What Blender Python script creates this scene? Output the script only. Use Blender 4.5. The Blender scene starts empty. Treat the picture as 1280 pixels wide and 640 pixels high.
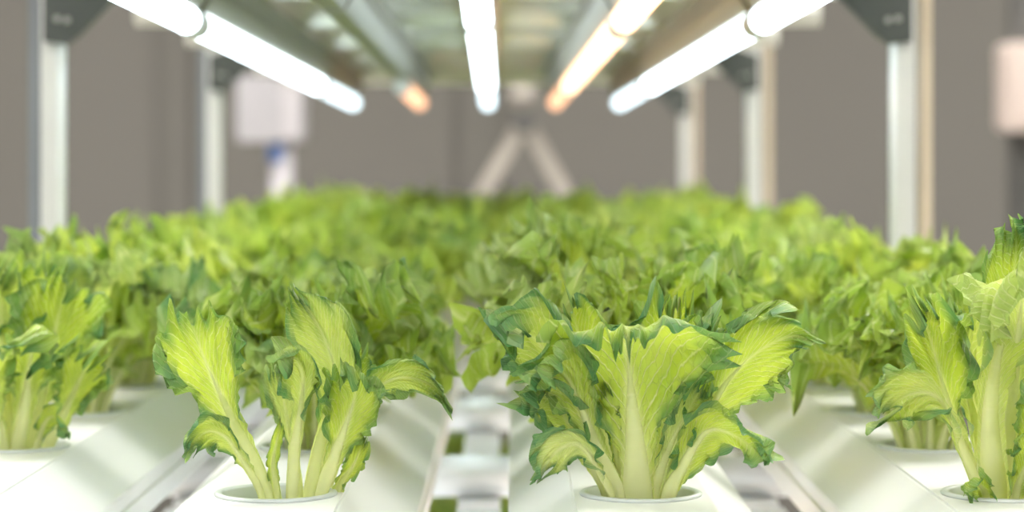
import bpy, math, random
import numpy as np
from mathutils import Vector

C = bpy.context.scene.collection
PI = math.pi
F = 2800.0            # focal length in pixels of the 1280 px wide frame
PX0, PY0 = 641.0, 218.0
EYE = 1.129           # camera height; the tops of the growing channels are at z = 1.0

def at(px, py, Y):
    return ((px - PX0) * Y / F, Y, EYE - (py - PY0) * Y / F)

# ------------------------------------------------------------------ tagging
def tag(o, label=None, cat=None, group=None, kind=None):
    if label: o['label'] = label
    if cat: o['category'] = cat
    if group: o['group'] = group
    if kind: o['kind'] = kind
    return o

def empty(name, loc, parent=None):
    o = bpy.data.objects.new(name, None); C.objects.link(o)
    o.location = loc; o.empty_display_size = .02
    if parent: o.parent = parent
    return o

# ------------------------------------------------------------------ mesh collector
class MB:
    def __init__(s): s.v = []; s.f = []; s.sm = []
    def add(s, verts, faces, smooth=False):
        b = len(s.v); s.v += [tuple(p) for p in verts]
        s.f += [tuple(i + b for i in f) for f in faces]; s.sm += [smooth] * len(faces); return s
    def box(s, x0, x1, y0, y1, z0, z1, c=0.0):
        """box, optionally with chamfered long (y) edges"""
        if c <= 0:
            v = [(x, y, z) for x in (x0, x1) for y in (y0, y1) for z in (z0, z1)]
            f = [(0, 1, 3, 2), (4, 6, 7, 5), (0, 4, 5, 1), (2, 3, 7, 6), (0, 2, 6, 4), (1, 5, 7, 3)]
            return s.add(v, f)
        p = [(x0 + c, z0), (x1 - c, z0), (x1, z0 + c), (x1, z1 - c), (x1 - c, z1), (x0 + c, z1), (x0, z1 - c), (x0, z0 + c)]
        return s.prism(p, y0, y1)
    def prism(s, p, y0, y1, smooth=False):
        """profile p of (x, z) swept along y"""
        n = len(p)
        v = [(x, y0, z) for x, z in p] + [(x, y1, z) for x, z in p]
        f = [(i, (i + 1) % n, n + (i + 1) % n, n + i) for i in range(n)]
        s.add(v, f, smooth); b = len(s.v) - 2 * n
        s.f += [tuple(b + i for i in range(n))[::-1], tuple(b + n + i for i in range(n))]; s.sm += [False, False]
        return s
    def vprism(s, p, z0, z1):
        n = len(p)
        v = [(x, y, z0) for x, y in p] + [(x, y, z1) for x, y in p]
        f = [(i, (i + 1) % n, n + (i + 1) % n, n + i) for i in range(n)]
        f += [tuple(range(n))[::-1], tuple(n + i for i in range(n))]
        return s.add(v, f)
    def tube(s, a, b, r, n=20, caps=True, r2=None):
        a = Vector(a); b = Vector(b); d = (b - a).normalized()
        q = d.to_track_quat('Z', 'Y'); r2 = r if r2 is None else r2
        v = []
        for c, rr in ((a, r), (b, r2)):
            for i in range(n):
                t = 2 * PI * i / n
                v.append(c + q @ Vector((rr * math.cos(t), rr * math.sin(t), 0)))
        s.add(v, [(i, (i + 1) % n, n + (i + 1) % n, n + i) for i in range(n)], True)
        if caps:
            k = len(s.v) - 2 * n
            s.f += [tuple(k + i for i in range(n))[::-1], tuple(k + n + i for i in range(n))]; s.sm += [False, False]
        return s
    def lathe(s, prof, cx=0, cy=0, cz=0, n=48, smooth=True):
        v = []
        for r, z in prof:
            for i in range(n):
                t = 2 * PI * i / n; v.append((cx + r * math.cos(t), cy + r * math.sin(t), cz + z))
        f = [(k * n + i, k * n + (i + 1) % n, (k + 1) * n + (i + 1) % n, (k + 1) * n + i) for k in range(len(prof) - 1) for i in range(n)]
        return s.add(v, f, smooth)
    def mesh(s, name):
        m = bpy.data.meshes.new(name); m.from_pydata(s.v, [], s.f)
        m.polygons.foreach_set('use_smooth', s.sm); m.update(); return m
    def build(s, name, mat, parent=None, loc=(0, 0, 0)):
        m = s.mesh(name); m.materials.append(mat)
        o = bpy.data.objects.new(name, m); C.objects.link(o); o.location = loc
        if parent: o.parent = parent
        return o

# ------------------------------------------------------------------ materials
def newmat(name):
    m = bpy.data.materials.new(name); m.use_nodes = True
    nt = m.node_tree; nt.nodes.clear()
    out = nt.nodes.new('ShaderNodeOutputMaterial')
    return m, nt, out

def plain(name, col, rough=.5, metal=0.0, noise=0.04, nscale=30, spec=.5, bump=0.0, aniso=None):
    m, nt, out = newmat(name)
    b = nt.nodes.new('ShaderNodeBsdfPrincipled')
    b.inputs['Roughness'].default_value = rough; b.inputs['Metallic'].default_value = metal
    b.inputs['Specular IOR Level'].default_value = spec
    tc = nt.nodes.new('ShaderNodeTexCoord'); n = nt.nodes.new('ShaderNodeTexNoise')
    n.inputs['Scale'].default_value = nscale; n.inputs['Detail'].default_value = 4
    src = tc.outputs['Object']
    if aniso:
        mp = nt.nodes.new('ShaderNodeMapping'); mp.inputs['Scale'].default_value = aniso
        nt.links.new(src, mp.inputs['Vector']); src = mp.outputs['Vector']
    nt.links.new(src, n.inputs['Vector'])
    r = nt.nodes.new('ShaderNodeValToRGB')
    r.color_ramp.elements[0].position = .3; r.color_ramp.elements[1].position = .7
    r.color_ramp.elements[0].color = tuple(max(0, c * (1 - noise)) for c in col) + (1,)
    r.color_ramp.elements[1].color = tuple(min(1, c * (1 + noise)) for c in col) + (1,)
    nt.links.new(n.outputs['Fac'], r.inputs['Fac']); nt.links.new(r.outputs['Color'], b.inputs['Base Color'])
    if bump:
        bp = nt.nodes.new('ShaderNodeBump'); bp.inputs['Strength'].default_value = bump; bp.inputs['Distance'].default_value = .0005
        nt.links.new(n.outputs['Fac'], bp.inputs['Height']); nt.links.new(bp.outputs['Normal'], b.inputs['Normal'])
    nt.links.new(b.outputs['BSDF'], out.inputs['Surface'])
    return m

def emit(name, col, s):
    m, nt, out = newmat(name)
    e = nt.nodes.new('ShaderNodeEmission'); e.inputs['Color'].default_value = (*col, 1); e.inputs['Strength'].default_value = s
    nt.links.new(e.outputs[0], out.inputs['Surface'])
    return m

def leafmat(name, blade, edge, stem, trans=.42, vein=1.0):
    """lettuce leaf: green blade, pale midrib, branching veins, darker frill; UV = (across, along)"""
    m, nt, out = newmat(name)
    N = nt.nodes; L = nt.links
    def math_(op, a, b=None, c=None):
        n = N.new('ShaderNodeMath'); n.operation = op
        for i, x in enumerate((a, b, c)):
            if x is None: continue
            if isinstance(x, (int, float)): n.inputs[i].default_value = x
            else: L.new(x, n.inputs[i])
        return n.outputs[0]
    def mix(fac, a, b):
        n = N.new('ShaderNodeMix'); n.data_type = 'RGBA'
        for s, x in ((0, fac), (6, a), (7, b)):
            if isinstance(x, (int, float)): n.inputs[s].default_value = x
            elif isinstance(x, tuple): n.inputs[s].default_value = (*x, 1)
            else: L.new(x, n.inputs[s])
        return n.outputs[2]
    uv = N.new('ShaderNodeUVMap'); sx = N.new('ShaderNodeSeparateXYZ'); L.new(uv.outputs[0], sx.inputs[0])
    X, Y = sx.outputs[0], sx.outputs[1]
    at_ = N.new('ShaderNodeAttribute'); at_.attribute_name = 'leafc'
    sc = N.new('ShaderNodeSeparateColor'); L.new(at_.outputs['Color'], sc.inputs[0])
    E, S, R = sc.outputs[0], sc.outputs[1], sc.outputs[2]
    nz = N.new('ShaderNodeTexNoise'); nz.inputs['Scale'].default_value = 5; nz.inputs['Detail'].default_value = 3
    L.new(uv.outputs[0], nz.inputs['Vector'])
    ax = math_('ABSOLUTE', X)
    # side veins rising from the midrib
    q = math_('SUBTRACT', math_('MULTIPLY', Y, 15.0), math_('MULTIPLY', math_('POWER', ax, .66), 9.0))
    q = math_('ADD', q, math_('MULTIPLY', math_('SUBTRACT', nz.outputs['Fac'], .5), 1.6))
    q = math_('ADD', q, math_('MULTIPLY', R, 3.0))
    d = math_('ABSOLUTE', math_('SUBTRACT', math_('FRACT', q), .5))
    mr = N.new('ShaderNodeMapRange'); mr.interpolation_type = 'SMOOTHSTEP'
    mr.inputs['From Min'].default_value = .13; mr.inputs['From Max'].default_value = 0.0
    L.new(d, mr.inputs['Value']); v1 = mr.outputs[0]
    # fine net between them
    vo = N.new('ShaderNodeTexVoronoi'); vo.feature = 'DISTANCE_TO_EDGE'; vo.inputs['Scale'].default_value = 13
    L.new(uv.outputs[0], vo.inputs['Vector'])
    mr2 = N.new('ShaderNodeMapRange'); mr2.inputs['From Min'].default_value = .05; mr2.inputs['From Max'].default_value = 0
    L.new(vo.outputs['Distance'], mr2.inputs['Value']); v2 = mr2.outputs[0]
    veins = math_('MAXIMUM', math_('MULTIPLY', v1, .85 * vein), math_('MULTIPLY', v2, .22 * vein))
    veins = math_('MULTIPLY', veins, math_('SUBTRACT', 1.0, math_('MULTIPLY', E, .8)))
    n2 = N.new('ShaderNodeTexNoise'); n2.inputs['Scale'].default_value = 3.2; n2.inputs['Detail'].default_value = 5
    L.new(uv.outputs[0], n2.inputs['Vector'])
    blade2 = tuple(c * k for c, k in zip(blade, (.50, .72, .8)))
    col = mix(n2.outputs['Fac'], blade2, tuple(min(1, c * 1.15) for c in blade))
    pr = N.new('ShaderNodeMapRange'); pr.inputs['From Min'].default_value = .55; pr.inputs['From Max'].default_value = 1.0
    pr.inputs['To Max'].default_value = .55; L.new(R, pr.inputs['Value'])
    col = mix(pr.outputs[0], col, (.74, .80, .42))
    ef = math_('MULTIPLY', E, math_('ADD', n2.outputs['Fac'], .45)); 
    ef = math_('MINIMUM', math_('MAXIMUM', ef, 0.0), 1.0)
    col = mix(ef, col, edge)
    col = mix(math_('MULTIPLY', veins, .8), col, stem)
    col = mix(S, col, stem)
    # underside of the leaf is duller and greyer
    h = math_('ADD', math_('MULTIPLY', v1, .8), math_('MULTIPLY', v2, .5))
    h = math_('ADD', math_('MULTIPLY', h, math_('SUBTRACT', 1.0, S)), math_('MULTIPLY', n2.outputs['Fac'], .8))
    bp = N.new('ShaderNodeBump'); bp.inputs['Strength'].default_value = .55; bp.inputs['Distance'].default_value = .0009; bp.invert = True
    L.new(h, bp.inputs['Height'])
    b = N.new('ShaderNodeBsdfPrincipled'); b.inputs['Roughness'].default_value = .36; b.inputs['Specular IOR Level'].default_value = .5
    L.new(col, b.inputs['Base Color']); L.new(bp.outputs['Normal'], b.inputs['Normal'])
    t = N.new('ShaderNodeBsdfTranslucent'); L.new(bp.outputs['Normal'], t.inputs['Normal'])
    tcol = N.new('ShaderNodeMix'); tcol.data_type = 'RGBA'; tcol.blend_type = 'MULTIPLY'; tcol.inputs[0].default_value = .55
    L.new(col, tcol.inputs[6]); tcol.inputs[7].default_value = (1.0, 1.0, .25, 1)
    g = N.new('ShaderNodeBrightContrast'); g.inputs['Bright'].default_value = .03
    L.new(tcol.outputs[2], g.inputs['Color']); L.new(g.outputs[0], t.inputs['Color'])
    ms = N.new('ShaderNodeMixShader'); ms.inputs[0].default_value = trans
    L.new(b.outputs[0], ms.inputs[1]); L.new(t.outputs[0], ms.inputs[2]); L.new(ms.outputs[0], out.inputs['Surface'])
    return m

M = {}
M['leaf'] = leafmat('lettuce_leaf', (.68, .74, .07), (.10, .27, .085), (.88, .90, .55))
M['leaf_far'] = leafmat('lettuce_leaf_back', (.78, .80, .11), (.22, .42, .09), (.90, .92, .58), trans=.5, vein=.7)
M['channel'] = plain('white_channel_plastic', (.80, .80, .785), rough=.33, noise=.015, nscale=14, spec=.5)
M['cup'] = plain('white_cup_plastic', (.56, .60, .57), rough=.3, noise=.02)
M['sponge'] = plain('growing_sponge', (.42, .48, .36), rough=.95, noise=.15, nscale=400)
M['alu'] = plain('aluminium', (.84, .85, .85), rough=.36, metal=.55, noise=.04, nscale=40, aniso=(1, 40, 40))
M['alu_dull'] = plain('dull_aluminium', (.85, .85, .78), rough=.6, metal=.5, noise=.03)
M['post'] = plain('aluminium_post', (.80, .81, .79), rough=.42, metal=.45, noise=.02)
M['slot'] = plain('post_slot', (.50, .51, .49), rough=.6, metal=.3, noise=.02)
M['dark_strip'] = plain('grey_edge_strip', (.20, .22, .24), rough=.5, metal=.2)
M['tan_strip'] = plain('tan_edge_strip', (.60, .50, .38), rough=.5, metal=.1)
M['bracket'] = plain('dark_bracket', (.075, .085, .08), rough=.45, metal=.3)
M['screw'] = plain('screw', (.5, .52, .5), rough=.3, metal=.9)
M['fixture'] = plain('lamp_housing', (.30, .29, .25), rough=.5, metal=.2)
M['fixture_white'] = plain('lamp_housing_white', (.85, .86, .86), rough=.4)
M['cap'] = plain('tube_end_cap', (.75, .77, .75), rough=.35, metal=.3)
M['cool'] = emit('cool_white_tube', (.78, .92, 1.0), 5.0)
M['cool_old'] = emit('cool_white_tube_dim', (.74, .92, 1.0), 1.9)  # dimmer than the nearer cool tubes, for the furthest segment
M['warm'] = emit('warm_tube', (1.0, .58, .33), 2.5)
M['warm_old'] = emit('warm_tube_dim', (1.0, .52, .30), 1.2)  # weaker glow for the furthest warm segment
M['box'] = plain('control_box_plastic', (.40, .39, .41), rough=.5)
M['boxr'] = plain('pale_pink_box', (.64, .54, .49), rough=.5)
M['pipe'] = plain('grey_white_pipe', (.50, .48, .50), rough=.4)
M['blue'] = plain('blue_collar', (.10, .20, .50), rough=.4)
M['trestle'] = plain('beige_trestle', (.36, .33, .29), rough=.6)
M['dark'] = plain('dark_metal', (.08, .08, .075), rough=.5)
M['wall'] = plain('taupe_wall', (.156, .149, .133), rough=.9, noise=.02, nscale=1.5)
M['wall2'] = plain('taupe_trim', (.142, .136, .121), rough=.9, noise=.02)
M['floor'] = plain('concrete_floor', (.40, .38, .35), rough=.7, noise=.10, nscale=6)
M['ceil'] = plain('ceiling_paint', (.55, .54, .51), rough=.9, noise=.02)
M['panel'] = emit('fill_panel', (1.0, .97, .93), 15.0)  # glow of the added fill panels
M['panel_frame'] = plain('fill_panel_frame', (.7, .7, .7), rough=.5)

# ------------------------------------------------------------------ leaves
def catmull(P, n, key=None):
    """resample control points to n+1 points evenly along arc length; the extra columns go along"""
    P = np.asarray(P, float)
    Q = np.vstack([2 * P[0] - P[1], P, 2 * P[-1] - P[-2]])
    out = []
    for i in range(len(P) - 1):
        t = np.linspace(0, 1, 24, endpoint=False)[:, None]
        p0, p1, p2, p3 = Q[i:i + 4]
        out.append(.5 * (2 * p1 + (p2 - p0) * t + (2 * p0 - 5 * p1 + 4 * p2 - p3) * t ** 2 + (3 * p1 - p0 - 3 * p2 + p3) * t ** 3))
    out.append(P[-1:]); out = np.vstack(out)
    s = np.r_[0, np.cumsum(np.linalg.norm(np.diff(out[:, :3], axis=0), axis=1))]
    L = s[-1]
    g = np.linspace(0, L, n + 1)
    return np.stack([np.interp(g, s, out[:, k]) for k in range(out.shape[1])], 1), L

def wob(rng, n, lo, hi):
    fr = rng.uniform(lo, hi, n); ph = rng.uniform(0, 2 * PI, n); a = rng.uniform(.5, 1, n)
    a /= a.sum()
    return lambda x: sum(a[i] * np.sin(fr[i] * x + ph[i]) for i in range(n))

def leaf_geo(P, W, ref, seed=0, nu=90, nv=44, cup=.25, ruf=.22, teeth=.22, top=.18, twist=0.0, nteeth=7, rib=.0035,
             edge_dark=1.0, crinkle=1.0, blade_from=.35, roll=0.1, fold=.6, ribend=.72, fq=1.1, deep=.35, ttop=.22, tone=None):
    """P control points (m), W half widths (m), ref the direction the upper face looks along.
    returns verts, faces, uv, colour"""
    rng = np.random.default_rng(seed)
    ctrl = np.column_stack([np.asarray(P, float), np.asarray(W, float)])
    K = 200
    cl, L = catmull(ctrl, K)
    pos = cl[:, :3]; wid = np.maximum(cl[:, 3], .0008)
    T = np.gradient(pos, axis=0); T /= np.linalg.norm(T, axis=1)[:, None] + 1e-12
    # transported frame starting from ref
    Nn = np.zeros_like(T)
    r = np.asarray(ref, float); n0 = r - T[0] * r.dot(T[0]); n0 /= np.linalg.norm(n0); Nn[0] = n0
    for i in range(1, K + 1):
        n0 = n0 - T[i] * n0.dot(T[i]); n0 /= np.linalg.norm(n0); Nn[i] = n0
    tw = twist * np.linspace(0, 1, K + 1) ** 1.3
    Sd = np.cross(T, Nn)
    Sx = Sd * np.cos(tw)[:, None] + Nn * np.sin(tw)[:, None]
    Nx = Nn * np.cos(tw)[:, None] - Sd * np.sin(tw)[:, None]
    u = np.linspace(0, 1, nu + 1) ** .9; v = np.linspace(-1, 1, nv + 1)
    v = np.sign(v) * np.abs(v) ** .85
    U, V = np.meshgrid(u, v, indexing='ij')
    # teeth: pointed, irregular
    def tooth(x, k):
        f = wob(rng, 3, 2, 7); y = x * k + .55 * f(x * 3.0) + rng.uniform(0, 1)
        fr = y - np.floor(y); t1 = np.where(fr < .62, fr / .62, (1 - fr) / .38) ** 1.1
        y2 = x * k * 2.3 + rng.uniform(0, 1); fr = y2 - np.floor(y2)
        return .72 * t1 + .28 * np.abs(2 * fr - 1) - .4
    blade = np.clip((U - blade_from * .6) / (blade_from * .8), 0, 1); blade = blade * blade * (3 - 2 * blade)
    tl = tooth(U, nteeth); tr = tooth(U, nteeth * 1.1); tt = tooth(V * .5, nteeth * .62)
    side = np.where(V < 0, tl, tr)
    amod = 1 + .5 * wob(rng, 3, 3, 9)(U * 2 + np.sign(V))
    end = 1 - top * np.abs(V) ** 2.2 + .05 * wob(rng, 3, 2, 6)(V * 2.2)
    Ue = U * end + teeth * ttop * tt * U ** 5
    Ue = np.clip(Ue, 0, None)
    over = np.clip(Ue - 1, 0, None); Uc = np.clip(Ue, 0, 1)
    x = Uc * K; i0 = np.clip(np.floor(x).astype(int), 0, K - 1); fx = (x - i0)[..., None]
    def samp(A): return A[i0] * (1 - fx) + A[i0 + 1] * fx
    Pc = samp(pos); Tc = samp(T); Sc = samp(Sx); Nc = samp(Nx)
    w = wid[i0] * (1 - fx[..., 0]) + wid[i0 + 1] * fx[..., 0]
    Wm = wid.max()
    V4 = np.abs(V) ** 3
    lat = V * w * (1 + teeth * side * V4 * blade * amod * 1.5)
    # distance to margin
    ev = np.abs(V); eu = np.clip((U - .45) / .55, 0, 1)
    e = np.maximum(ev * (.35 + .65 * blade), eu ** 1.5)
    e = np.clip(e, 0, 1)
    th = np.arctan2(V * .9, (U - .42))      # runs round the margin
    r1 = wob(rng, 3, 7 * fq, 12 * fq); r2 = wob(rng, 3, 15 * fq, 24 * fq); r3 = wob(rng, 3, 28 * fq, 42 * fq)
    em = np.clip((e - deep) / (1 - deep), 0, 1)
    off = Wm * ruf * blade * (em ** 1.4 * .8 * r1(th) + em ** 2.2 * 1.35 * r2(th) + em ** 4 * .8 * r3(th))
    toothv = np.where(ev > eu, side, tt)
    off += Wm * teeth * .30 * em ** 5 * toothv * blade
    # crinkles between the veins
    c1 = wob(rng, 4, 10, 22); c2 = wob(rng, 4, 8, 18)
    off += Wm * .035 * crinkle * blade * np.sin(26 * (U - .38 * ev ** .75) + 1.2 * c2(V * 2)) * np.clip(ev * 2.2, 0, 1)
    off += Wm * .05 * crinkle * blade * c1(U * 2 + V) * c2(V * 1.7)
    # cup: margins lift towards the upper face, as an arc
    ca = (cup if abs(cup) > .01 else .01) * 2.2
    cw = np.abs(ca) + 1e-6
    lat2 = np.where(cw > .01, np.sin(lat / np.maximum(w, 1e-5) * ca) / ca * w, lat)
    lift = (1 - np.cos(lat / np.maximum(w, 1e-5) * ca)) / ca * w
    # margins curled over, in places towards the upper face and in places back
    ph = (.9 + 4.0 * roll) * em ** 1.6 * blade * np.clip(.55 + 1.3 * wob(rng, 3, 2.5, 6)(th) + .5 * r2(th * .8 + 1), -.7, 1.7) * fold
    Dm = .42 * Wm * em
    oS = np.sign(V) * ev ** 3; oT = eu ** 3 + 1e-6; on = np.sqrt(oS ** 2 + oT ** 2)
    curl = (-(1 - np.cos(ph)) * Dm)[..., None] * (Sc * (oS / on)[..., None] + Tc * (oT / on)[..., None]) + (np.sin(ph) * Dm)[..., None] * Nc
    # fleshy midrib
    ribw = np.clip(1 - ev * w / (rib * 1.3 * np.clip(1 - Uc / ribend, 0, 1) + .0004), 0, 1)
    off3 = -np.sqrt(ribw) * rib * np.clip(1 - Uc / ribend, 0, 1) * .55
    tang = Wm * ruf * .5 * blade * em ** 2.5 * r2(th * 1.13 + 4)
    G = Pc + Tc * (over * L + tang)[..., None] + Sc * lat2[..., None] + Nc * (off + lift + off3)[..., None] + curl
    verts = G.reshape(-1, 3)
    n = nv + 1
    ii, jj = np.meshgrid(np.arange(nu), np.arange(nv), indexing='ij')
    a = (ii * n + jj).ravel()
    faces = np.stack([a, a + 1, a + n + 1, a + n], 1)
    absl = np.abs(lat)
    uv = np.stack([lat / max(Wm, 1e-5), Uc * max(1.0, L / (Wm * 3.0))], -1).reshape(-1, 2)
    ribr = rib * 1.15 * np.clip(1 - Uc / (ribend + .1), 0, 1) ** 1.1 + .0003
    stem = np.clip(1.25 - absl / (ribr * 1.15), 0, 1) * np.clip(1.1 - Uc ** 1.6, 0, 1)
    stem = np.maximum(stem, .62 * np.clip(1 - U / (blade_from * 1.5), 0, 1))
    edge = np.clip((e - .62) / .30, 0, 1) * edge_dark * blade * (.75 + .35 * r2(th))
    col = np.stack([np.clip(edge, 0, 1), np.clip(stem, 0, 1), np.full_like(stem, rng.uniform(0, 1) if tone is None else tone), np.ones_like(stem)], -1).reshape(-1, 4)
    # solid midrib on the lower face
    m = 10; nr = 26
    us = np.linspace(0, ribend, nr); xs = us * K; i1 = np.floor(xs).astype(int); fr_ = (xs - i1)[:, None]
    g = lambda A: A[i1] * (1 - fr_) + A[np.minimum(i1 + 1, K)] * fr_
    cp, cs, cn = g(pos), g(Sx), g(Nx); rw = rib * 1.15 * np.clip(1 - us / ribend, 0, 1) ** 1.1 + .0001
    rw = np.minimum(rw, np.interp(us * K, np.arange(K + 1), wid))
    t = np.linspace(0, 2 * PI, m, endpoint=False)
    ring = cp[:, None] + cs[:, None] * (np.cos(t)[None, :, None] * rw[:, None, None]) + cn[:, None] * ((np.sin(t)[None, :, None] * .62 - .45) * rw[:, None, None])
    b = len(verts)
    i2, j2 = np.meshgrid(np.arange(nr - 1), np.arange(m), indexing='ij')
    fa = b + (i2 * m + j2).ravel(); fb = b + (i2 * m + (j2 + 1) % m).ravel()
    faces = np.vstack([faces, np.stack([fa, fb, fb + m, fa + m], 1)])
    verts = np.vstack([verts, ring.reshape(-1, 3)])
    uv = np.vstack([uv, np.stack([np.zeros(nr * m), np.repeat(us, m)], 1)])
    cr = np.zeros((nr * m, 4)); cr[:, 1] = np.repeat(np.clip(1.1 - us * .6, 0, 1), m); cr[:, 3] = 1
    col = np.vstack([col, cr])
    return verts, faces, uv, col

def geo_mesh(name, geos, mat):
    vs, fs, us, cs = [], [], [], []; b = 0
    for v, f, u, c in geos:
        vs.append(v); fs.append(f + b); us.append(u); cs.append(c); b += len(v)
    v = np.vstack(vs); f = np.vstack(fs); u = np.vstack(us); c = np.vstack(cs)
    m = bpy.data.meshes.new(name)
    m.vertices.add(len(v)); m.vertices.foreach_set('co', v.astype(np.float32).ravel())
    m.loops.add(len(f) * 4); m.loops.foreach_set('vertex_index', f.astype(np.int32).ravel())
    m.polygons.add(len(f)); m.polygons.foreach_set('loop_start', np.arange(len(f), dtype=np.int32) * 4)
    m.polygons.foreach_set('use_smooth', np.ones(len(f), dtype=bool))
    m.update(calc_edges=True)
    uvl = m.uv_layers.new(name='UVMap'); uvl.data.foreach_set('uv', u[f.ravel()].astype(np.float32).ravel())
    ca = m.color_attributes.new('leafc', 'FLOAT_COLOR', 'POINT'); ca.data.foreach_set('color', c.astype(np.float32).ravel())
    m.materials.append(mat); m.validate(); return m

def link_mesh(name, m, parent=None, loc=(0, 0, 0)):
    o = bpy.data.objects.new(name, m); C.objects.link(o); o.location = loc
    if parent: o.parent = parent
    return o

def px_leaf(base, Y, pts, widths, **kw):
    """hero leaf: control points measured on the photograph, at distance Y plus an offset in mm"""
    k = Y / F; bx, by, bz = base
    P = [((p[0] - PX0) * k - bx, (p[2] if len(p) > 2 else 0) / 1000., EYE - (p[1] - PY0) * k - bz) for p in pts]
    ref = kw.pop('ref', (0, -1, 0))
    kw['ruf'] = kw['ruf'] * 1.35; kw['teeth'] = kw['teeth'] * 1.2; kw.setdefault('deep', .16); kw.setdefault('nu', 120); kw.setdefault('nv', 64)
    return leaf_geo(P, [w * k for w in widths], ref, **kw)

def random_leaf(rng, i, n, h, hi):
    """one leaf of a generated head; i runs from outer to inner"""
    t = i / max(1, n - 1)
    az = i * 2.39996 + rng.uniform(-.35, .35)
    out = .74 - .58 * t + rng.uniform(-.14, .14)       # how far it leans out
    Lh = h * (.80 + .26 * min(1, t * 1.6) + rng.uniform(-.16, .10))
    if t > .8: Lh *= .86
    r0 = .004 + .007 * (1 - t)
    s = np.array([0, .25, .5, .72, .88, 1.0])
    droop = rng.uniform(.05, .34) * (1.1 - t * .5)
    rad = r0 + Lh * (out * (.30 * s + .85 * s ** 2.0)) + droop * Lh * .25 * s ** 4
    z = -.012 + (Lh + .012) * (s * 1.0 - droop * .70 * s ** 5 - .06 * s ** 2 * out)
    sw = rng.uniform(-.20, .20) * Lh * s ** 2
    d = np.array([math.cos(az), math.sin(az)]); p = np.array([-d[1], d[0]])
    P = [(d[0] * rad[k] + p[0] * sw[k], d[1] * rad[k] + p[1] * sw[k], z[k]) for k in range(6)]
    wm = h * rng.uniform(.23, .33)
    W = [.0040, .0050, wm * .40, wm * .86, wm, wm * .95]
    return leaf_geo(P, W, (-d[0], -d[1], .05), seed=int(rng.integers(1e9)), nu=76 if hi else 48, nv=46 if hi else 30, fq=rng.uniform(1.0, 1.3),
                    cup=rng.uniform(-.15, .35), ruf=rng.uniform(.36, .56), teeth=rng.uniform(.34, .54), top=rng.uniform(.0, .12), deep=.05, ttop=.30,
                    twist=rng.uniform(-.6, .6), nteeth=rng.uniform(8, 11), rib=.0026, blade_from=.34, edge_dark=rng.uniform(.3, .95),
                    roll=rng.uniform(0, .15), fold=rng.choice([.7, -.7]), crinkle=1.6)

def head_geos(seed, h=.088, n=15, hi=False):
    rng = np.random.default_rng(seed)
    return [random_leaf(rng, i, n, h, hi) for i in range(n)]

# ------------------------------------------------------------------ layout
RAILX = [-.2345, -.0955, .0516, .1975]
RAILN = ['far left', 'left centre', 'right centre', 'far right']
ZTOP = 1.0
Y0, DY, NROW = .903, .157, 15
YA, YB = .52, 3.22        # channels run from YA to YB
HW, HT = .0268, .0536     # half width of the flat strip, of the whole channel
UP = .319                 # from tier to tier
rows = [Y0 + DY * i for i in range(NROW)]
ORD = ['nearest', 'second', 'third', 'fourth', 'fifth', 'sixth', 'seventh', 'eighth', 'ninth', 'tenth', 'eleventh', 'twelfth', 'thirteenth', 'fourteenth', 'furthest']

def channel_mesh(holes=True):
    mb = MB(); R = .0228; n = 40
    ys = [YA - 0] + [y for y in rows]
    z = 0.0
    # flat strip with round holes
    def quad(x0, x1, y0, y1): mb.add([(x0, y0, z), (x1, y0, z), (x1, y1, z), (x0, y1, z)], [(0, 1, 2, 3)])
    if holes:
        h = HW
        first = rows[0] - DY / 2; last = rows[-1] + DY / 2
        quad(-h, h, YA, rows[0] - h)
        for k, y in enumerate(rows):
            ring, sq = [], []
            for i in range(n):
                t = 2 * PI * i / n + PI / n; c, s_ = math.cos(t), math.sin(t); q = h / max(abs(c), abs(s_))
                ring.append((R * c, y + R * s_, z)); sq.append((q * c, y + q * s_, z))
            # corners exact
            for a in range(4):
                i = int((a + .5) * n / 4) ; sx, sy = [(1, 1), (-1, 1), (-1, -1), (1, -1)][a]
                j = min(range(n), key=lambda i: (sq[i][0] - sx * h) ** 2 + (sq[i][1] - (y + sy * h)) ** 2)
                sq[j] = (sx * h, y + sy * h, z)
            low = [(x, yy, -.004) for x, yy, _ in ring]
            mb.add(ring + sq + low, [(i, n + i, n + (i + 1) % n, (i + 1) % n) for i in range(n)] + [(i, (i + 1) % n, 2 * n + (i + 1) % n, 2 * n + i) for i in range(n)])
            if k < len(rows) - 1: quad(-h, h, y + h, rows[k + 1] - h)
        quad(-h, h, rows[-1] + h, YB)
    else:
        quad(-HW, HW, YA, YB)
    # flanks, rounded shoulder, side walls, bottom
    right = [(HW, 0), (HW + .0004, -.0008), (HW + .0012, -.0010), (HT - .002, -.0178), (HT - .0004, -.0190), (HT, -.0204), (HT, -.0245), (HT - .0012, -.0255), (HT - .0012, -.0275), (HT, -.0285), (HT, -.0395)]
    pr = right + [(-x, zz) for x, zz in right[::-1]]
    m = len(pr)
    mb.add([(x, YA, zz) for x, zz in pr] + [(x, YB, zz) for x, zz in pr], [(i, m + i, m + i + 1, i + 1) for i in range(m - 1)] + [(m - 1, 2 * m - 1, m, 0)][:0])
    b = len(mb.v) - 2 * m
    return mb
def cap_mesh():
    pr = [(HW, .0006), (HT + .0006, -.019), (HT + .0006, -.0395), (-HT - .0006, -.0395), (-HT - .0006, -.019), (-HW, .0006)]
    return MB().prism(pr, 0, .004)

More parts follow.
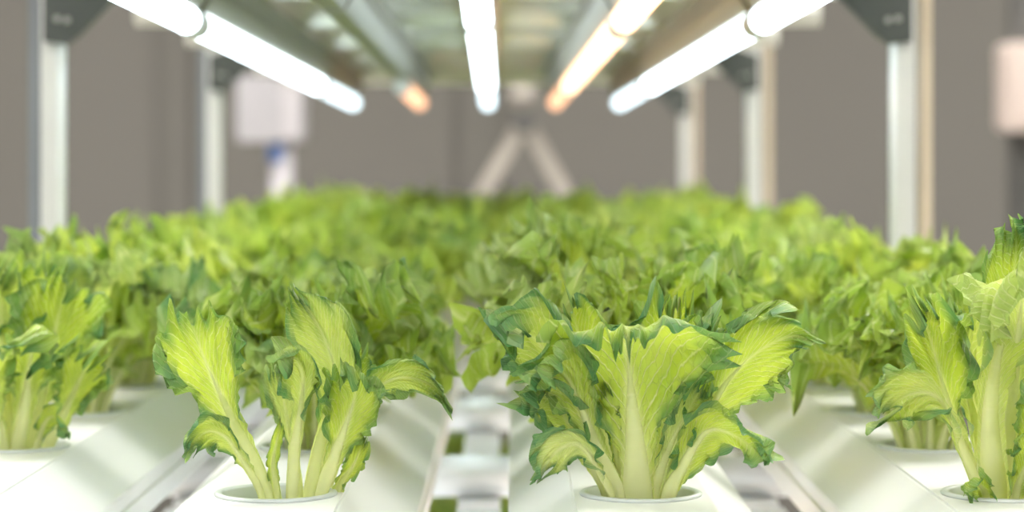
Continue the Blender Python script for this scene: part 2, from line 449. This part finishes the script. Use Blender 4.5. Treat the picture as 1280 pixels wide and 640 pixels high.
CH = channel_mesh(True)
chm = CH.mesh('channel'); chm.materials.append(M['channel'])
CHU = channel_mesh(True)
cap_m = cap_mesh().mesh('end_cap'); cap_m.materials.append(M['channel'])
def channel(x, z, label, group):
    root = empty('growing_channel', (x, YA, z)); tag(root, label, 'growing channel', group)
    link_mesh('channel_body', chm, root, (0, -YA, 0))
    link_mesh('end_cap', cap_m, root, (0, -.004, 0)); link_mesh('end_cap', cap_m, root, (0, YB - YA, 0))
    return root
for i, x in enumerate(RAILX):
    channel(x, ZTOP, 'white plastic growing channel at the %s of the planted bed' % RAILN[i], 'white channels of the middle tier')
for i, x in enumerate(RAILX):
    channel(x, ZTOP + UP, 'white channel overhead above the lamps, %s one of the upper tier' % RAILN[i], 'white channels of the upper tier')
for i, x in enumerate(RAILX):
    channel(x, ZTOP - UP, 'white channel down in the lower tier, %s one' % RAILN[i], 'white channels of the lower tier')

# net cups ---------------------------------------------------------------
cup = MB()
cup.lathe([(.0180, -.030), (.0200, -.004), (.0212, .0004), (.0222, .0014), (.0240, .0014), (.0248, .0007), (.0246, 0.0), (.0226, .0), (.0224, -.002), (.0216, -.004), (.0196, -.031), (.0100, -.031), (.0001, -.031)])
cup_m = cup.mesh('net_cup'); cup_m.materials.append(M['cup'])
sp = MB(); sp.lathe([(.0001, -.0095), (.0150, -.0095), (.0180, -.0105), (.0178, -.029), (.0001, -.029)])
sp_m = sp.mesh('sponge'); sp_m.materials.append(M['sponge'])
cup0 = None
seen_cups = {(0, 1), (0, 2), (0, 3), (1, 0), (1, 1), (1, 2), (2, 0), (2, 1), (3, 0), (3, 1), (3, 2), (3, 3), (1, 3), (2, 2), (0, 4)}
for (ci, ri) in sorted(seen_cups):
    r = empty('net_cup', (RAILX[ci], rows[ri], ZTOP))
    tag(r, 'round white cup sunk in the %s channel under its %s lettuce' % (RAILN[ci], ('nearest visible' if ri == 1 and ci == 0 else ORD[ri])), 'plant cup', 'white cups in the channels')
    link_mesh('cup_wall', cup_m, r); link_mesh('growing_sponge', sp_m, r)

# ------------------------------------------------------------------ hero heads
GL = 'frilly lettuces growing on the middle tier'
def hero(ci, ri, geos, label, mat='leaf'):
    r = empty('lettuce', (RAILX[ci], rows[ri], ZTOP)); tag(r, label, 'lettuce', GL)
    for g in geos:
        link_mesh('leaf', geo_mesh('leaf', [g], M[mat]), r)
    return r

# front left-centre head
Y = rows[0]; B = (RAILX[1], Y, ZTOP)
def H(pts, w, **k): return px_leaf(B, Y, pts, w, **k)
g1 = [
 H([(336, 640, 0), (330, 608, 0), (308, 560, 0), (282, 508, 0), (258, 452, -2), (243, 405, -4), (240, 383, -9)], [9, 9, 12, 21, 48, 60, 52], seed=11, fold=.40, fq=.9, ttop=.14, cup=.10, ruf=.16, teeth=.34, top=.16, nteeth=8, rib=.0042, blade_from=.42, roll=.10),
 H([(386, 642, 3), (388, 608, 3), (398, 560, 3), (414, 508, 2), (418, 462, 0), (402, 415, 0), (380, 378, 0), (366, 358, -3)], [9, 9, 9, 12, 36, 44, 36, 18], seed=12, cup=.28, ruf=.20, teeth=.30, top=.22, nteeth=8, rib=.0040, blade_from=.52, roll=.0),
 H([(366, 642, -3), (366, 608, -3), (369, 560, -3), (378, 505, -5), (380, 462, -10), (366, 436, -17), (352, 446, -24)], [8, 8, 8, 13, 28, 28, 14], seed=13, cup=.30, ruf=.34, teeth=.34, top=.2, nteeth=8, rib=.0040, blade_from=.50, roll=.1),
 H([(396, 642, -2), (404, 610, -2), (420, 566, -4), (436, 522, -6), (446, 488, -9), (440, 462, -15), (432, 452, -20)], [7, 8, 13, 32, 38, 34, 18], seed=14, cup=-.15, ruf=.26, teeth=.34, top=.2, nteeth=7, rib=.0040, blade_from=.34, roll=.25),
 H([(400, 642, 8), (410, 605, 9), (432, 545, 12), (460, 498, 8), (492, 474, 2), (526, 474, -4), (552, 490, -8), (560, 502, -8)], [5, 5, 7, 16, 27, 30, 22, 8], seed=15, ref=(-.55, -.75, .55), cup=-.25, ruf=.26, teeth=.40, top=.2, nteeth=8, rib=.0026, blade_from=.45, roll=.3),
 H([(334, 640, -5), (326, 606, -6), (306, 570, -10), (288, 542, -14), (268, 533, -18), (250, 546, -21), (243, 560, -22)], [4, 5, 7, 17, 22, 17, 8], seed=16, ref=(.3, -.6, .6), cup=-.2, ruf=.40, teeth=.5, top=.2, nteeth=6, rib=.0022, blade_from=.42, edge_dark=1.3, roll=.2),
 H([(346, 640, 2), (344, 606, 2), (341, 580, 1), (345, 555, 0), (350, 535, -1), (352, 522, -4)], [7, 8, 10, 9, 9, 6], seed=17, cup=.5, ruf=.4, teeth=.5, nteeth=6, rib=.002, blade_from=.25),
 H([(416, 642, 6), (424, 608, 6), (440, 585, 4), (450, 562, 2), (456, 545, 0)], [7, 8, 12, 14, 9], seed=18, cup=.3, ruf=.4, teeth=.5, nteeth=5, rib=.002, blade_from=.3),
 H([(392, 642, 14), (392, 600, 15), (400, 550, 18), (420, 500, 22), (436, 450, 24), (440, 425, 22)], [7, 8, 10, 26, 34, 24], seed=19, cup=.2, ruf=.28, teeth=.3, nteeth=7, rib=.003, blade_from=.4),
 H([(372, 642, 12), (368, 604, 12), (360, 560, 16), (350, 515, 20), (342, 480, 22), (340, 462, 18)], [6, 6, 8, 16, 22, 14], seed=20, cup=.2, ruf=.34, teeth=.4, nteeth=7, rib=.0025, blade_from=.42),
]
hero(1, 0, g1, 'open lettuce with few long separate leaves, front of the left centre channel')

# front right-centre head
B = (RAILX[2], Y, ZTOP)
g2 = [
 H([(797, 642, -8), (795, 606, -9), (793, 562, -11), (789, 512, -12), (785, 466, -12), (781, 428, -14), (779, 404, -21), (779, 402, -31), (779, 416, -38)], [21, 21, 21, 46, 108, 124, 112, 90, 60], seed=141, tone=.5, fold=.34, ribend=.66, fq=.8, ttop=.12, cup=.05, ruf=.10, teeth=.26, top=.14, nteeth=8, rib=.0072, blade_from=.34, roll=.0, crinkle=.8, edge_dark=1.2),
 H([(778, 642, 2), (770, 606, 2), (742, 555, 2), (716, 500, 0), (688, 448, -3), (660, 412, -9), (636, 400, -17), (622, 408, -23)], [10, 11, 14, 32, 52, 54, 38, 18], seed=32, cup=-.10, ruf=.28, teeth=.32, top=.18, twist=.35, nteeth=8, rib=.0046, blade_from=.34, roll=.25, edge_dark=1.3),
 H([(778, 642, -8), (768, 606, -9), (746, 560, -12), (726, 508, -14), (706, 466, -18), (682, 448, -26), (664, 462, -33)], [11, 11, 11, 20, 36, 40, 22], seed=33, cup=.1, ruf=.30, teeth=.34, top=.2, nteeth=8, rib=.0046, blade_from=.42, roll=.2, edge_dark=1.1),
 H([(772, 642, -12), (762, 606, -14), (742, 572, -18), (722, 548, -22), (700, 550, -27), (682, 566, -31), (668, 586, -34)], [5, 6, 8, 18, 27, 24, 9], seed=34, ref=(.4, -.6, .7), cup=-.25, ruf=.3, teeth=.34, top=.2, nteeth=6, rib=.0026, blade_from=.36, roll=.1, edge_dark=1.4),
 H([(824, 642, 8), (832, 606, 9), (862, 556, 10), (890, 508, 6), (918, 466, 0), (952, 434, -6), (988, 418, -10), (1016, 426, -14)], [9, 10, 12, 28, 54, 60, 52, 22], seed=35, ref=(-.25, -.9, .3), cup=-.32, ruf=.22, teeth=.32, top=.2, nteeth=9, rib=.0044, blade_from=.42, roll=.2),
 H([(826, 642, -12), (834, 608, -13), (850, 576, -16), (864, 548, -20), (882, 528, -27), (908, 532, -34), (936, 548, -38), (952, 560, -40)], [9, 10, 20, 34, 40, 36, 26, 10], seed=36, ref=(-.2, -.9, .3), cup=-.35, ruf=.24, teeth=.36, top=.2, nteeth=8, rib=.0034, blade_from=.25, roll=.25, edge_dark=1.3),
 H([(818, 642, 4), (824, 606, 3), (834, 560, 3), (842, 508, 2), (858, 458, 6), (876, 424, 6), (890, 404, 2), (900, 402, -6)], [14, 15, 18, 32, 52, 56, 44, 26], seed=37, tone=.4, cup=.15, ruf=.28, teeth=.32, top=.18, twist=-.3, nteeth=8, rib=.0052, blade_from=.38, roll=.15, edge_dark=1.2),
 H([(812, 642, -6), (818, 606, -7), (832, 562, -12), (850, 520, -16), (866, 488, -20), (876, 470, -26)], [7, 8, 12, 24, 30, 18], seed=38, cup=.2, ruf=.36, teeth=.4, top=.2, nteeth=7, rib=.003, blade_from=.36, edge_dark=1.2),
 H([(786, 642, 16), (778, 604, 17), (762, 540, 22), (740, 470, 26), (722, 410, 26), (716, 386, 20), (712, 380, 12)], [10, 11, 15, 40, 56, 46, 26], seed=39, cup=.2, ruf=.28, teeth=.3, top=.18, nteeth=8, rib=.0042, blade_from=.36, edge_dark=1.2),
 H([(806, 642, 18), (812, 604, 19), (826, 540, 26), (840, 470, 30), (850, 410, 30), (852, 384, 22), (853, 380, 14)], [10, 11, 15, 40, 56, 46, 26], seed=40, cup=.2, ruf=.28, teeth=.3, top=.18, nteeth=8, rib=.0042, blade_from=.36, edge_dark=1.2),
 H([(764, 642, -2), (754, 606, -3), (734, 570, -4), (712, 528, -8), (688, 496, -14), (664, 490, -20), (650, 502, -25)], [6, 7, 10, 24, 32, 28, 12], seed=41, cup=.1, ruf=.34, teeth=.36, top=.2, nteeth=7, rib=.003, blade_from=.38, edge_dark=1.2),
 H([(790, 642, -2), (782, 606, -3), (770, 570, -6), (764, 530, -8), (758, 495, -10), (752, 476, -14)], [6, 6, 8, 12, 16, 10], seed=42, cup=.4, ruf=.4, teeth=.5, nteeth=8, rib=.0022, blade_from=.3),
]
hero(2, 0, g2, 'full lettuce, broad pale rib and fanned top, front of the right centre channel')

# right-hand head at the frame edge
B = (RAILX[3], Y, ZTOP)
g3 = [
 H([(1242, 642, -4), (1240, 606, -5), (1234, 560, -8), (1232, 508, -10), (1238, 456, -10), (1250, 410, -8), (1262, 360, -4), (1268, 310, 0), (1262, 276, 2)], [18, 19, 19, 17, 26, 44, 50, 44, 24], seed=51, cup=.2, ruf=.26, teeth=.26, top=.2, nteeth=8, rib=.0066, blade_from=.52, roll=.1),
 H([(1262, 642, 8), (1262, 600, 8), (1264, 540, 4), (1266, 470, -4), (1266, 405, -12), (1262, 362, -22), (1242, 342, -34), (1214, 362, -43), (1204, 408, -47)], [12, 13, 15, 24, 44, 54, 58, 52, 30], seed=52, tone=.78, edge_dark=.5, fold=.3, deep=.2, cup=-.2, ruf=.2, teeth=.26, top=.15, nteeth=7, rib=.004, blade_from=.40, roll=.1),
 H([(1228, 630, -8), (1216, 596, -9), (1198, 556, -12), (1178, 512, -16), (1152, 486, -20), (1118, 488, -24), (1090, 506, -26), (1072, 522, -28)], [6, 6, 7, 11, 30, 38, 32, 12], seed=53, ref=(.3, -.8, .5), fold=.9, deep=.05, cup=-.2, ruf=.42, teeth=.34, top=.2, nteeth=8, rib=.003, blade_from=.46, roll=.2),
 H([(1236, 642, 10), (1228, 604, 11), (1206, 548, 12), (1186, 488, 10), (1168, 430, 6), (1152, 392, 0), (1144, 374, -5)], [8, 9, 11, 30, 46, 44, 20], seed=54, deep=.08, cup=.1, ruf=.40, teeth=.32, top=.22, nteeth=8, rib=.0034, blade_from=.38),
 H([(1230, 640, -12), (1222, 610, -15), (1208, 596, -20), (1196, 592, -25), (1188, 602, -28)], [7, 9, 16, 18, 9], seed=55, cup=.3, ruf=.4, teeth=.4, nteeth=5, rib=.002, blade_from=.3),
 H([(1262, 642, -6), (1268, 606, -7), (1278, 560, -12), (1290, 510, -18), (1296, 460, -22), (1292, 436, -30)], [8, 9, 18, 40, 46, 26], seed=56, cup=.2, ruf=.34, teeth=.34, nteeth=7, rib=.003, blade_from=.34),
 H([(1258, 642, -10), (1262, 610, -12), (1268, 580, -18), (1276, 548, -24), (1280, 526, -30)], [7, 9, 18, 28, 14], seed=57, cup=.2, ruf=.4, teeth=.4, nteeth=7, rib=.0024, blade_from=.3),
 H([(1262, 642, 12), (1270, 604, 13), (1290, 540, 16), (1306, 460, 18), (1312, 390, 14), (1306, 340, 8), (1300, 322, 0)], [10, 11, 16, 44, 60, 52, 24], seed=58, cup=.2, ruf=.3, teeth=.3, nteeth=8, rib=.004, blade_from=.36),
 H([(1250, 642, 16), (1246, 604, 18), (1236, 540, 24), (1222, 470, 28), (1216, 410, 26), (1214, 384, 18)], [9, 10, 16, 38, 46, 24], seed=59, cup=.2, ruf=.3, teeth=.32, nteeth=8, rib=.0036, blade_from=.36),
 H([(1274, 642, 2), (1290, 600, 2), (1320, 550, 0), (1350, 500, -6), (1372, 470, -14)], [8, 10, 30, 46, 24], seed=60, cup=.2, ruf=.3, teeth=.32, nteeth=8, rib=.0036, blade_from=.36),
]
hero(3, 0, g3, 'tallest lettuce, cut by the right edge of the picture, with a thick pale stalk')

# left-hand head at the frame edge (second row of the far left channel)
Y = rows[1]; B = (RAILX[0], Y, ZTOP)
g4 = [
 H([(34, 580, 6), (38, 550, 6), (46, 500, 6), (58, 450, 6), (70, 400, 4), (82, 358, 2), (88, 338, -6)], [9, 10, 14, 34, 54, 50, 28], seed=71, cup=.1, ruf=.2, teeth=.26, top=.18, nteeth=8, rib=.005, blade_from=.36),
 H([(44, 580, -8), (52, 550, -10), (64, 526, -16), (78, 514, -24), (92, 520, -30), (102, 534, -33)], [5, 6, 13, 22, 22, 10], seed=72, ref=(-.2, -.9, .3), cup=-.4, ruf=.16, teeth=.2, nteeth=5, rib=.002, blade_from=.25, edge_dark=1.3),
 H([(20, 580, -6), (26, 550, -7), (36, 505, -10), (44, 462, -14), (54, 430, -22), (74, 420, -32), (88, 436, -38)], [10, 11, 13, 26, 38, 36, 16], seed=73, cup=-.1, ruf=.3, teeth=.3, nteeth=8, rib=.0045, blade_from=.38, roll=.2),
 H([(8, 580, -8), (6, 550, -9), (0, 505, -14), (-6, 460, -20), (-8, 425, -30), (-4, 412, -38)], [9, 10, 16, 36, 44, 24], seed=74, cup=.1, ruf=.32, teeth=.3, nteeth=8, rib=.004, blade_from=.36),
 H([(10, 580, 8), (6, 550, 8), (0, 490, 10), (-6, 420, 12), (-4, 360, 10), (6, 330, 2)], [9, 10, 18, 48, 56, 28], seed=75, cup=.2, ruf=.3, teeth=.3, nteeth=8, rib=.004, blade_from=.36),
 H([(50, 580, 2), (62, 550, 2), (86, 505, -2), (108, 465, -8), (126, 440, -16), (136, 440, -24)], [7, 8, 16, 34, 38, 18], seed=76, cup=.1, ruf=.34, teeth=.34, nteeth=8, rib=.0034, blade_from=.36),
 H([(28, 580, 14), (28, 550, 16), (30, 480, 22), (34, 410, 26), (38, 350, 24), (40, 322, 14)], [9, 10, 18, 46, 54, 28], seed=77, cup=.2, ruf=.32, teeth=.3, nteeth=8, rib=.004, blade_from=.36),
 H([(4, 580, 0), (-6, 550, 0), (-30, 505, 0), (-56, 460, -6), (-76, 430, -14)], [8, 10, 26, 44, 24], seed=78, cup=.2, ruf=.32, teeth=.3, nteeth=8, rib=.004, blade_from=.36),
]
hero(0, 1, g4, 'bushy lettuce cut by the left edge, a small leaf curling low to its right')

# ------------------------------------------------------------------ generated heads
near_heads = []          # four kinds of head, their leaves separate
for s in range(4):
    gs = head_geos(200 + s, .092, 20, True)
    near_heads.append([geo_mesh('leaf', [g], M['leaf']) for g in gs])
far_heads = [geo_mesh('lettuce_head', head_geos(300 + s, .092, 20, False), M['leaf_far']) for s in range(6)]
rnd = random.Random(5)
size = {(2, 1): .98, (1, 1): .84, (3, 1): .84, (0, 2): .96, (2, 2): 1.05, (3, 2): .90, (1, 2): .82, (0, 3): 1.02, (3, 3): 1.0}
done = {(1, 0), (2, 0), (3, 0), (0, 1), (0, 0)}
MARKS = {(2, 1): 'large dense lettuce close behind the sharp full-bodied one',
         (1, 1): 'lettuce right behind the open front one on the left centre channel',
         (3, 1): 'small lettuce just behind the tall one cut by the right edge of the picture',
         (0, 2): 'low lettuce behind the left-edge head, its cup rim showing'}
for ri in range(NROW):
    for ci in range(4):
        if (ci, ri) in done: continue
        sc = size.get((ci, ri), rnd.uniform(.84, .98) + .010 * ri)
        rz = rnd.uniform(0, 2 * PI); loc = (RAILX[ci] + rnd.uniform(-.003, .003), rows[ri] + rnd.uniform(-.004, .004), ZTOP)
        lab = MARKS.get((ci, ri), 'blurred frilly lettuce on the %s channel, %s from the front' % (RAILN[ci], ORD[ri]) if ri < 14 else 'blurred lettuce at the far end of the %s channel' % RAILN[ci])
        if ri <= 2:
            r = empty('lettuce', loc); tag(r, lab, 'lettuce', GL)
            r.rotation_euler.z = rz; r.scale = (sc, sc, sc)
            for m in near_heads[rnd.randrange(4)]: link_mesh('leaf', m, r)
        else:
            o = link_mesh('lettuce', far_heads[rnd.randrange(6)], None, loc); tag(o, lab, 'lettuce', GL)
            o.rotation_euler.z = rz; o.scale = (sc, sc, sc)
# lower tier (glimpsed through the gaps) and upper tier (glimpsed from below)
for ri in range(7, NROW):
    for ci in range(4):
        o = link_mesh('lettuce', far_heads[rnd.randrange(6)], None, (RAILX[ci], rows[ri], ZTOP - UP))
        o.rotation_euler.z = rnd.uniform(0, 6.28)
        tag(o, 'blurred lettuce down in the lower tier, glimpsed between the channels', 'lettuce', 'lettuces of the lower tier')
for ri in range(1, NROW):
    for ci in range(4):
        o = link_mesh('lettuce', far_heads[rnd.randrange(6)], None, (RAILX[ci], rows[ri], ZTOP + UP))
        o.rotation_euler.z = rnd.uniform(0, 6.28)
        tag(o, 'lettuce overhead in the upper tier, glimpsed between its channels', 'lettuce', 'lettuces of the upper tier')

# ------------------------------------------------------------------ rack frame
POSTS = [(.62, -.328, .276), (1.60, -.3280, .2783), (2.50, -.3330, .2685), (3.48, None, .2685)]
def post(x, y, side, label):
    r = empty('rack_post', (x, y, 0)); tag(r, label, 'rack post', 'upright posts of the rack')
    h = 2.0; a = .0082
    # T-slot section: body with a groove in each face
    g = .0016; d = .003
    p = []
    for (sx, sy) in ((1, 0), (0, 1), (-1, 0), (0, -1)):
        tx, ty = -sy, sx
        for t, q in ((-a, 0), (-.0055, 0), (-.0055, d), (-.0022, d), (-.0022, 0), (.0022, 0), (.0022, d), (.0055, d), (.0055, 0)):
            p.append((sx * (a - q) + tx * t * .82, sy * (a - q) + ty * t * .82))
    MB().vprism(p, 0, h).build('post_profile', M['post'], r)
    s = -1 if side == 'l' else 1
    x0 = s * (a + (.0005 if s < 0 else .0045)); x1 = s * (a + (.0090 if s < 0 else .0125))
    MB().vprism([(min(x0, x1), -.004), (max(x0, x1), -.004), (max(x0, x1), .012), (min(x0, x1), .012)], 0, h).build('edge_strip', M['dark_strip' if side == 'l' else 'tan_strip'], r)
    MB().box(-.018, .018, -.018, .018, 0, .006).build('foot_plate', M['bracket'], r)
    return r
pn = ['out of view in front', 'nearest in view', 'second back', 'furthest']
for k, (y, xl, xr) in enumerate(POSTS):
    for side, x in (('l', xl), ('r', xr)):
        if x is None: continue
        if k == 0 : lab = 'upright aluminium rack post beside the camera, %s side' % ('left' if side == 'l' else 'right')
        else: lab = 'slotted aluminium upright %s the bed, %s' % ('left of' if side == 'l' else 'right of', pn[k])
        if k == 3 and side == 'l': continue
        post(x, y, side, lab)
        if k == 0: continue
        s = 1 if side == 'l' else -1       # towards the middle
        r = empty('corner_bracket', (x, y - .0105, EYE)); tag(r, 'dark metal brace from the %s %s post up to the tier above' % (pn[k].replace(' in view', ''), 'left' if side == 'l' else 'right'), 'bracket', 'dark braces under the upper tier')
        prof = [(-.004 * s, .094), (.013 * s, .092), (.021 * s, .098), (.066 * s, .143), (.046 * s, .150), (-.004 * s, .132)]
        if s < 0: prof = prof[::-1]
        MB().prism(prof, -.006, 0).build('brace_plate', M['bracket'], r)
        for (sx, sz) in ((.006, .110), (.013, .109)):
            MB().tube((sx * s, -.008, sz), (sx * s, -.0055, sz), .0024, 12).build('screw', M['screw'], r)

# side beams and cross tubes of each tier
for t, (dz, nm) in enumerate(((0, 'middle'), (UP, 'upper'), (-UP, 'lower'))):
    zc = ZTOP - .0395 - .0125 + dz
    for x, sd in ((-.3200, 'left'), (.2600, 'right')) if t != 1 else ():
        s = 1 if x < 0 else -1
        b = MB().box(x + s * .006, x + s * .018, YA + .02, 3.468, zc - .0125 - .020, zc - .0125, .001)
        tag(b.build('side_beam', M['alu']), 'long aluminium beam along the %s side of the %s tier' % (sd, nm), 'beam', 'side beams of the rack')
    ys = [.70, 1.02, 1.345, 1.69, 1.99, 2.30, 2.62, 2.92] if t != 1 else [.62, 1.10, 1.60, 1.90, 2.20, 2.50, 2.80, 3.12]
    wd = ['nearest', 'second', 'third', 'fourth', 'fifth', 'sixth', 'seventh', 'furthest']
    for i, y in enumerate(ys):
        b = MB().tube((-.3197 if y != 2.5 else -.3247, y, zc), (.2600, y, zc), .0125, 28)
        tag(b.build('cross_tube', M['alu_dull' if t == 1 else 'alu']), 'shiny aluminium cross tube under the %s tier channels, %s one' % (nm, wd[i]), 'cross tube', 'cross tubes under the %s tier' % nm)

# ------------------------------------------------------------------ lamps
LX = [-.1780, -.0950, -.0100, .0740, .1540]
LN = ['far left', 'left inner', 'middle', 'right inner', 'far right']
YAW = -.0075
SEG = [(.42, 1.300), (1.318, 2.250), (2.268, 2.800)]
SN = ['nearest', 'second', 'furthest']
def lx(i, y): return LX[i] + YAW * y
def pt(x, y, z): return (x + YAW * y, y, z)      # the lamps are turned very slightly against the channels
for t, dz in ((0, 0), (1, -UP)):
    zl = EYE + .089 + dz; where = 'overhead' if t == 0 else 'of the lower tier'
    for i in range(5):
        warm = i in (1, 3)
        for k, (ya, yb) in enumerate(SEG):
            lit = not (i == 1 and k < 2)
            l = yb - ya
            r = empty('tube_lamp' if lit else 'lamp_housing', (lx(i, ya), ya, zl))
            if lit: tag(r, 'glowing %s tube lamp %s, %s of the %s line' % ('warm orange' if warm else 'cool white', where, SN[k], LN[i]), 'tube lamp', 'tube lamps ' + where)
            else: tag(r, 'unlit lamp housing %s, %s of the %s line' % (where.replace('of the', 'in the'), SN[k], LN[i]), 'lamp housing', 'empty lamp housings ' + where)
            w, zb, zt = .0125, .0070, .0247 + .012
            pr = [(-.006, zb), (.006, zb), (w, zb + .011), (w, zt), (-w, zt), (-w, zb + .011)]
            n = 6
            v = [pt(x, 0, z) for x, z in pr] + [pt(x, l, z) for x, z in pr]
            MB().add(v, [(q, (q + 1) % n, n + (q + 1) % n, n + q) for q in range(n)] + [tuple(range(n))[::-1], tuple(n + q for q in range(n))]).build('housing', M['fixture'] if t == 0 else M['fixture_white'], r)
            if not lit: continue
            MB().tube(pt(0, .012, 0), pt(0, l - .012, 0), .0080, 20, caps=False).build('glass_tube', M[('warm' if warm else 'cool') + ('_old' if k == 2 else '')], r)
            MB().tube(pt(0, 0, 0), pt(0, .013, 0), .0086, 20).build('end_cap', M['cap'], r)
            MB().tube(pt(0, l - .013, 0), pt(0, l, 0), .0086, 20).build('end_cap', M['cap'], r)

# ------------------------------------------------------------------ room
def struct(name, mb, mat): return tag(mb.build(name, mat), kind='structure')
RX, RYA, RYB, RZ = 2.6, -2.2, 6.6, 2.9
struct('floor', MB().box(-RX, RX, RYA, RYB, -.05, 0), M['floor'])
struct('ceiling', MB().box(-RX, RX, RYA, RYB, RZ, RZ + .05), M['ceil'])
struct('wall_back', MB().box(-RX - .05, RX + .05, RYB, RYB + .08, 0, RZ), M['wall'])
struct('wall_left', MB().box(-RX - .08, -RX, RYA, RYB, 0, RZ), M['wall'])
struct('wall_right', MB().box(RX, RX + .08, RYA, RYB, 0, RZ), M['wall'])
struct('wall_front', MB().box(-RX - .05, RX + .05, RYA - .08, RYA, 0, RZ), M['wall'])
x0 = (205 - PX0) * RYB / F; x1 = (240 - PX0) * RYB / F
struct('trim_1', MB().box(x0, x1, RYB - .03, RYB, 0, RZ), M['wall2'])
x0 = (575 - PX0) * RYB / F; x1 = (625 - PX0) * RYB / F
struct('trim_2', MB().box(x0, x1, RYB - .03, RYB, 0, RZ), M['wall2'])
struct('baseboard_back', MB().box(-RX, RX, RYB - .015, RYB, 0, .1), M['wall2'])
pl = 0
for (px_, py_) in ((-.75, -1.4), (.75, -1.4), (-1.7, 1.6), (1.7, 1.6), (-1.7, 4.4), (1.7, 4.4)):  # unseen panels added to brighten the room and the front of the bed
    pl += 1
    r = empty('fill_light', (px_, py_, RZ)); tag(r, 'wide white fill light panel added under the ceiling, out of the picture', 'fill light', 'added fill light panels')
    MB().box(-.62, .62, -.52, .52, -.03, 0).build('light_frame', M['panel_frame'], r)
    MB().box(-.60, .60, -.50, .50, -.034, -.030).build('diffuser', M['panel'], r)

# pale controller on a pipe, behind on the left
Yb = 5.0; k = Yb / F
cx, _, cz = at(340, 137, Yb)
r = empty('control_box', (cx, Yb, cz)); tag(r, 'pale blurred box on a pipe stand behind the bed at the left', 'control box')
MB().box(-41 * k, 41 * k, -.05, .05, -40 * k, 42 * k, .008).build('box_body', M['box'], r)
MB().box(16 * k, 38 * k, -.056, -.05, -36 * k, 38 * k, .001).build('box_cover', M['pipe'], r)
r = empty('pipe_stand', (cx + 12 * k, Yb, 0)); tag(r, 'grey white upright pipe with a blue collar carrying the pale box', 'pipe')
zt = cz - 40 * k
MB().tube((0, 0, .02), (0, 0, zt), 14 * k, 24).build('pipe', M['pipe'], r)
MB().tube((-2*k, 0, zt - 26 * k), (-2*k, 0, zt - 2*k), 14.6 * k, 24).build('collar', M['blue'], r)
MB().tube((0, 0, 0), (0, 0, .02), .16, 32).build('base_plate', M['pipe'], r)

# A-shaped trestle behind the bed
Yt = 5.3; k = Yt / F
ax, _, az = at(655, 150, Yt)
r = empty('trestle', (ax, Yt, 0)); tag(r, 'beige inverted V trestle standing against the wall behind the bed', 'trestle')
def leg(sgn, off):
    dx = 52 / 92. * sgn
    a = Vector((0, off, az)); h = az; b = Vector((dx * h, off, 0))
    w = 9.5 * k; d = (b - a).normalized(); p = Vector((-d.z, 0, d.x)) * w
    mb = MB(); v = []
    for c in (a, b):
        for s_ in (-1, 1):
            for yy in (-.015, .015): v.append(c + p * s_ + Vector((0, yy, 0)))
    mb.add(v, [(0, 1, 3, 2), (4, 6, 7, 5), (0, 4, 5, 1), (2, 3, 7, 6), (0, 2, 6, 4), (1, 5, 7, 3)]); return mb
leg(-1, -.016).build('leg', M['trestle'], r); leg(1, .016).build('leg', M['trestle'], r)
MB().tube((0, -.05, az - .005), (0, .05, az - .005), .028, 20).build('hinge', M['dark'], r)
MB().box(-.5, .5, -.010, .010, .40, .44).build('crossbar', M['trestle'], r)
MB().lathe([(.0001, .0), (.012, .0), (.012, .02), (.028, .03), (.032, .05), (.024, .07), (.0001, .076)], n=24).build('knob', M['trestle'], r, (-0.005, 0, az + .01))

# box on a dark stand at the right edge
Yb = 4.6; k = Yb / F
cx, _, cz = at(1292, 110, Yb)
r = empty('wall_box', (cx, Yb, cz)); tag(r, 'pale pinkish blurred box cut by the right edge of the picture', 'control box')
MB().box(-42 * k, 42 * k, -.05, .05, -54 * k, 56 * k, .01).build('box_body', M['boxr'], r)
MB().box(-30 * k, 30 * k, -.056, -.05, -40 * k, 42 * k, .001).build('box_cover', M['boxr'], r)
r = empty('dark_stand', (cx, Yb + .07, 0)); tag(r, 'dark upright stand behind the pale box at the right edge', 'stand')
MB().box(-20 * k, 20 * k, -.019, .02, .02, cz + 120 * k).build('column', M['dark'], r)
MB().box(-.2, .2, -.2, .2, 0, .02).build('base_plate', M['dark'], r)

# ------------------------------------------------------------------ world, camera, view
w = bpy.data.worlds.new('world'); bpy.context.scene.world = w; w.use_nodes = True
w.node_tree.nodes['Background'].inputs[0].default_value = (.9, .95, 1, 1)
w.node_tree.nodes['Background'].inputs[1].default_value = .3
cam = bpy.data.cameras.new('camera'); co = bpy.data.objects.new('camera', cam); C.objects.link(co)
co.location = (0, 0, EYE); co.rotation_euler = (PI / 2, 0, 0)
cam.sensor_width = 36; cam.lens = 36 * F / 1280
cam.shift_x = (640 - PX0) / 1280; cam.shift_y = -(320 - PY0) / 1280
cam.clip_start = .02
cam.dof.use_dof = True; cam.dof.focus_distance = .895; cam.dof.aperture_fstop = 8.0
sc = bpy.context.scene; sc.camera = co
sc.view_settings.view_transform = 'Standard'; sc.view_settings.look = 'None'
sc.view_settings.gamma = 1; sc.view_settings.use_curve_mapping = False
sc.view_settings.exposure = 0.92
sc.cycles.use_denoising = True
sc.cycles.max_bounces = 10; sc.cycles.diffuse_bounces = 5; sc.cycles.transmission_bounces = 8; sc.cycles.glossy_bounces = 3
sc.cycles.sample_clamp_indirect = 6
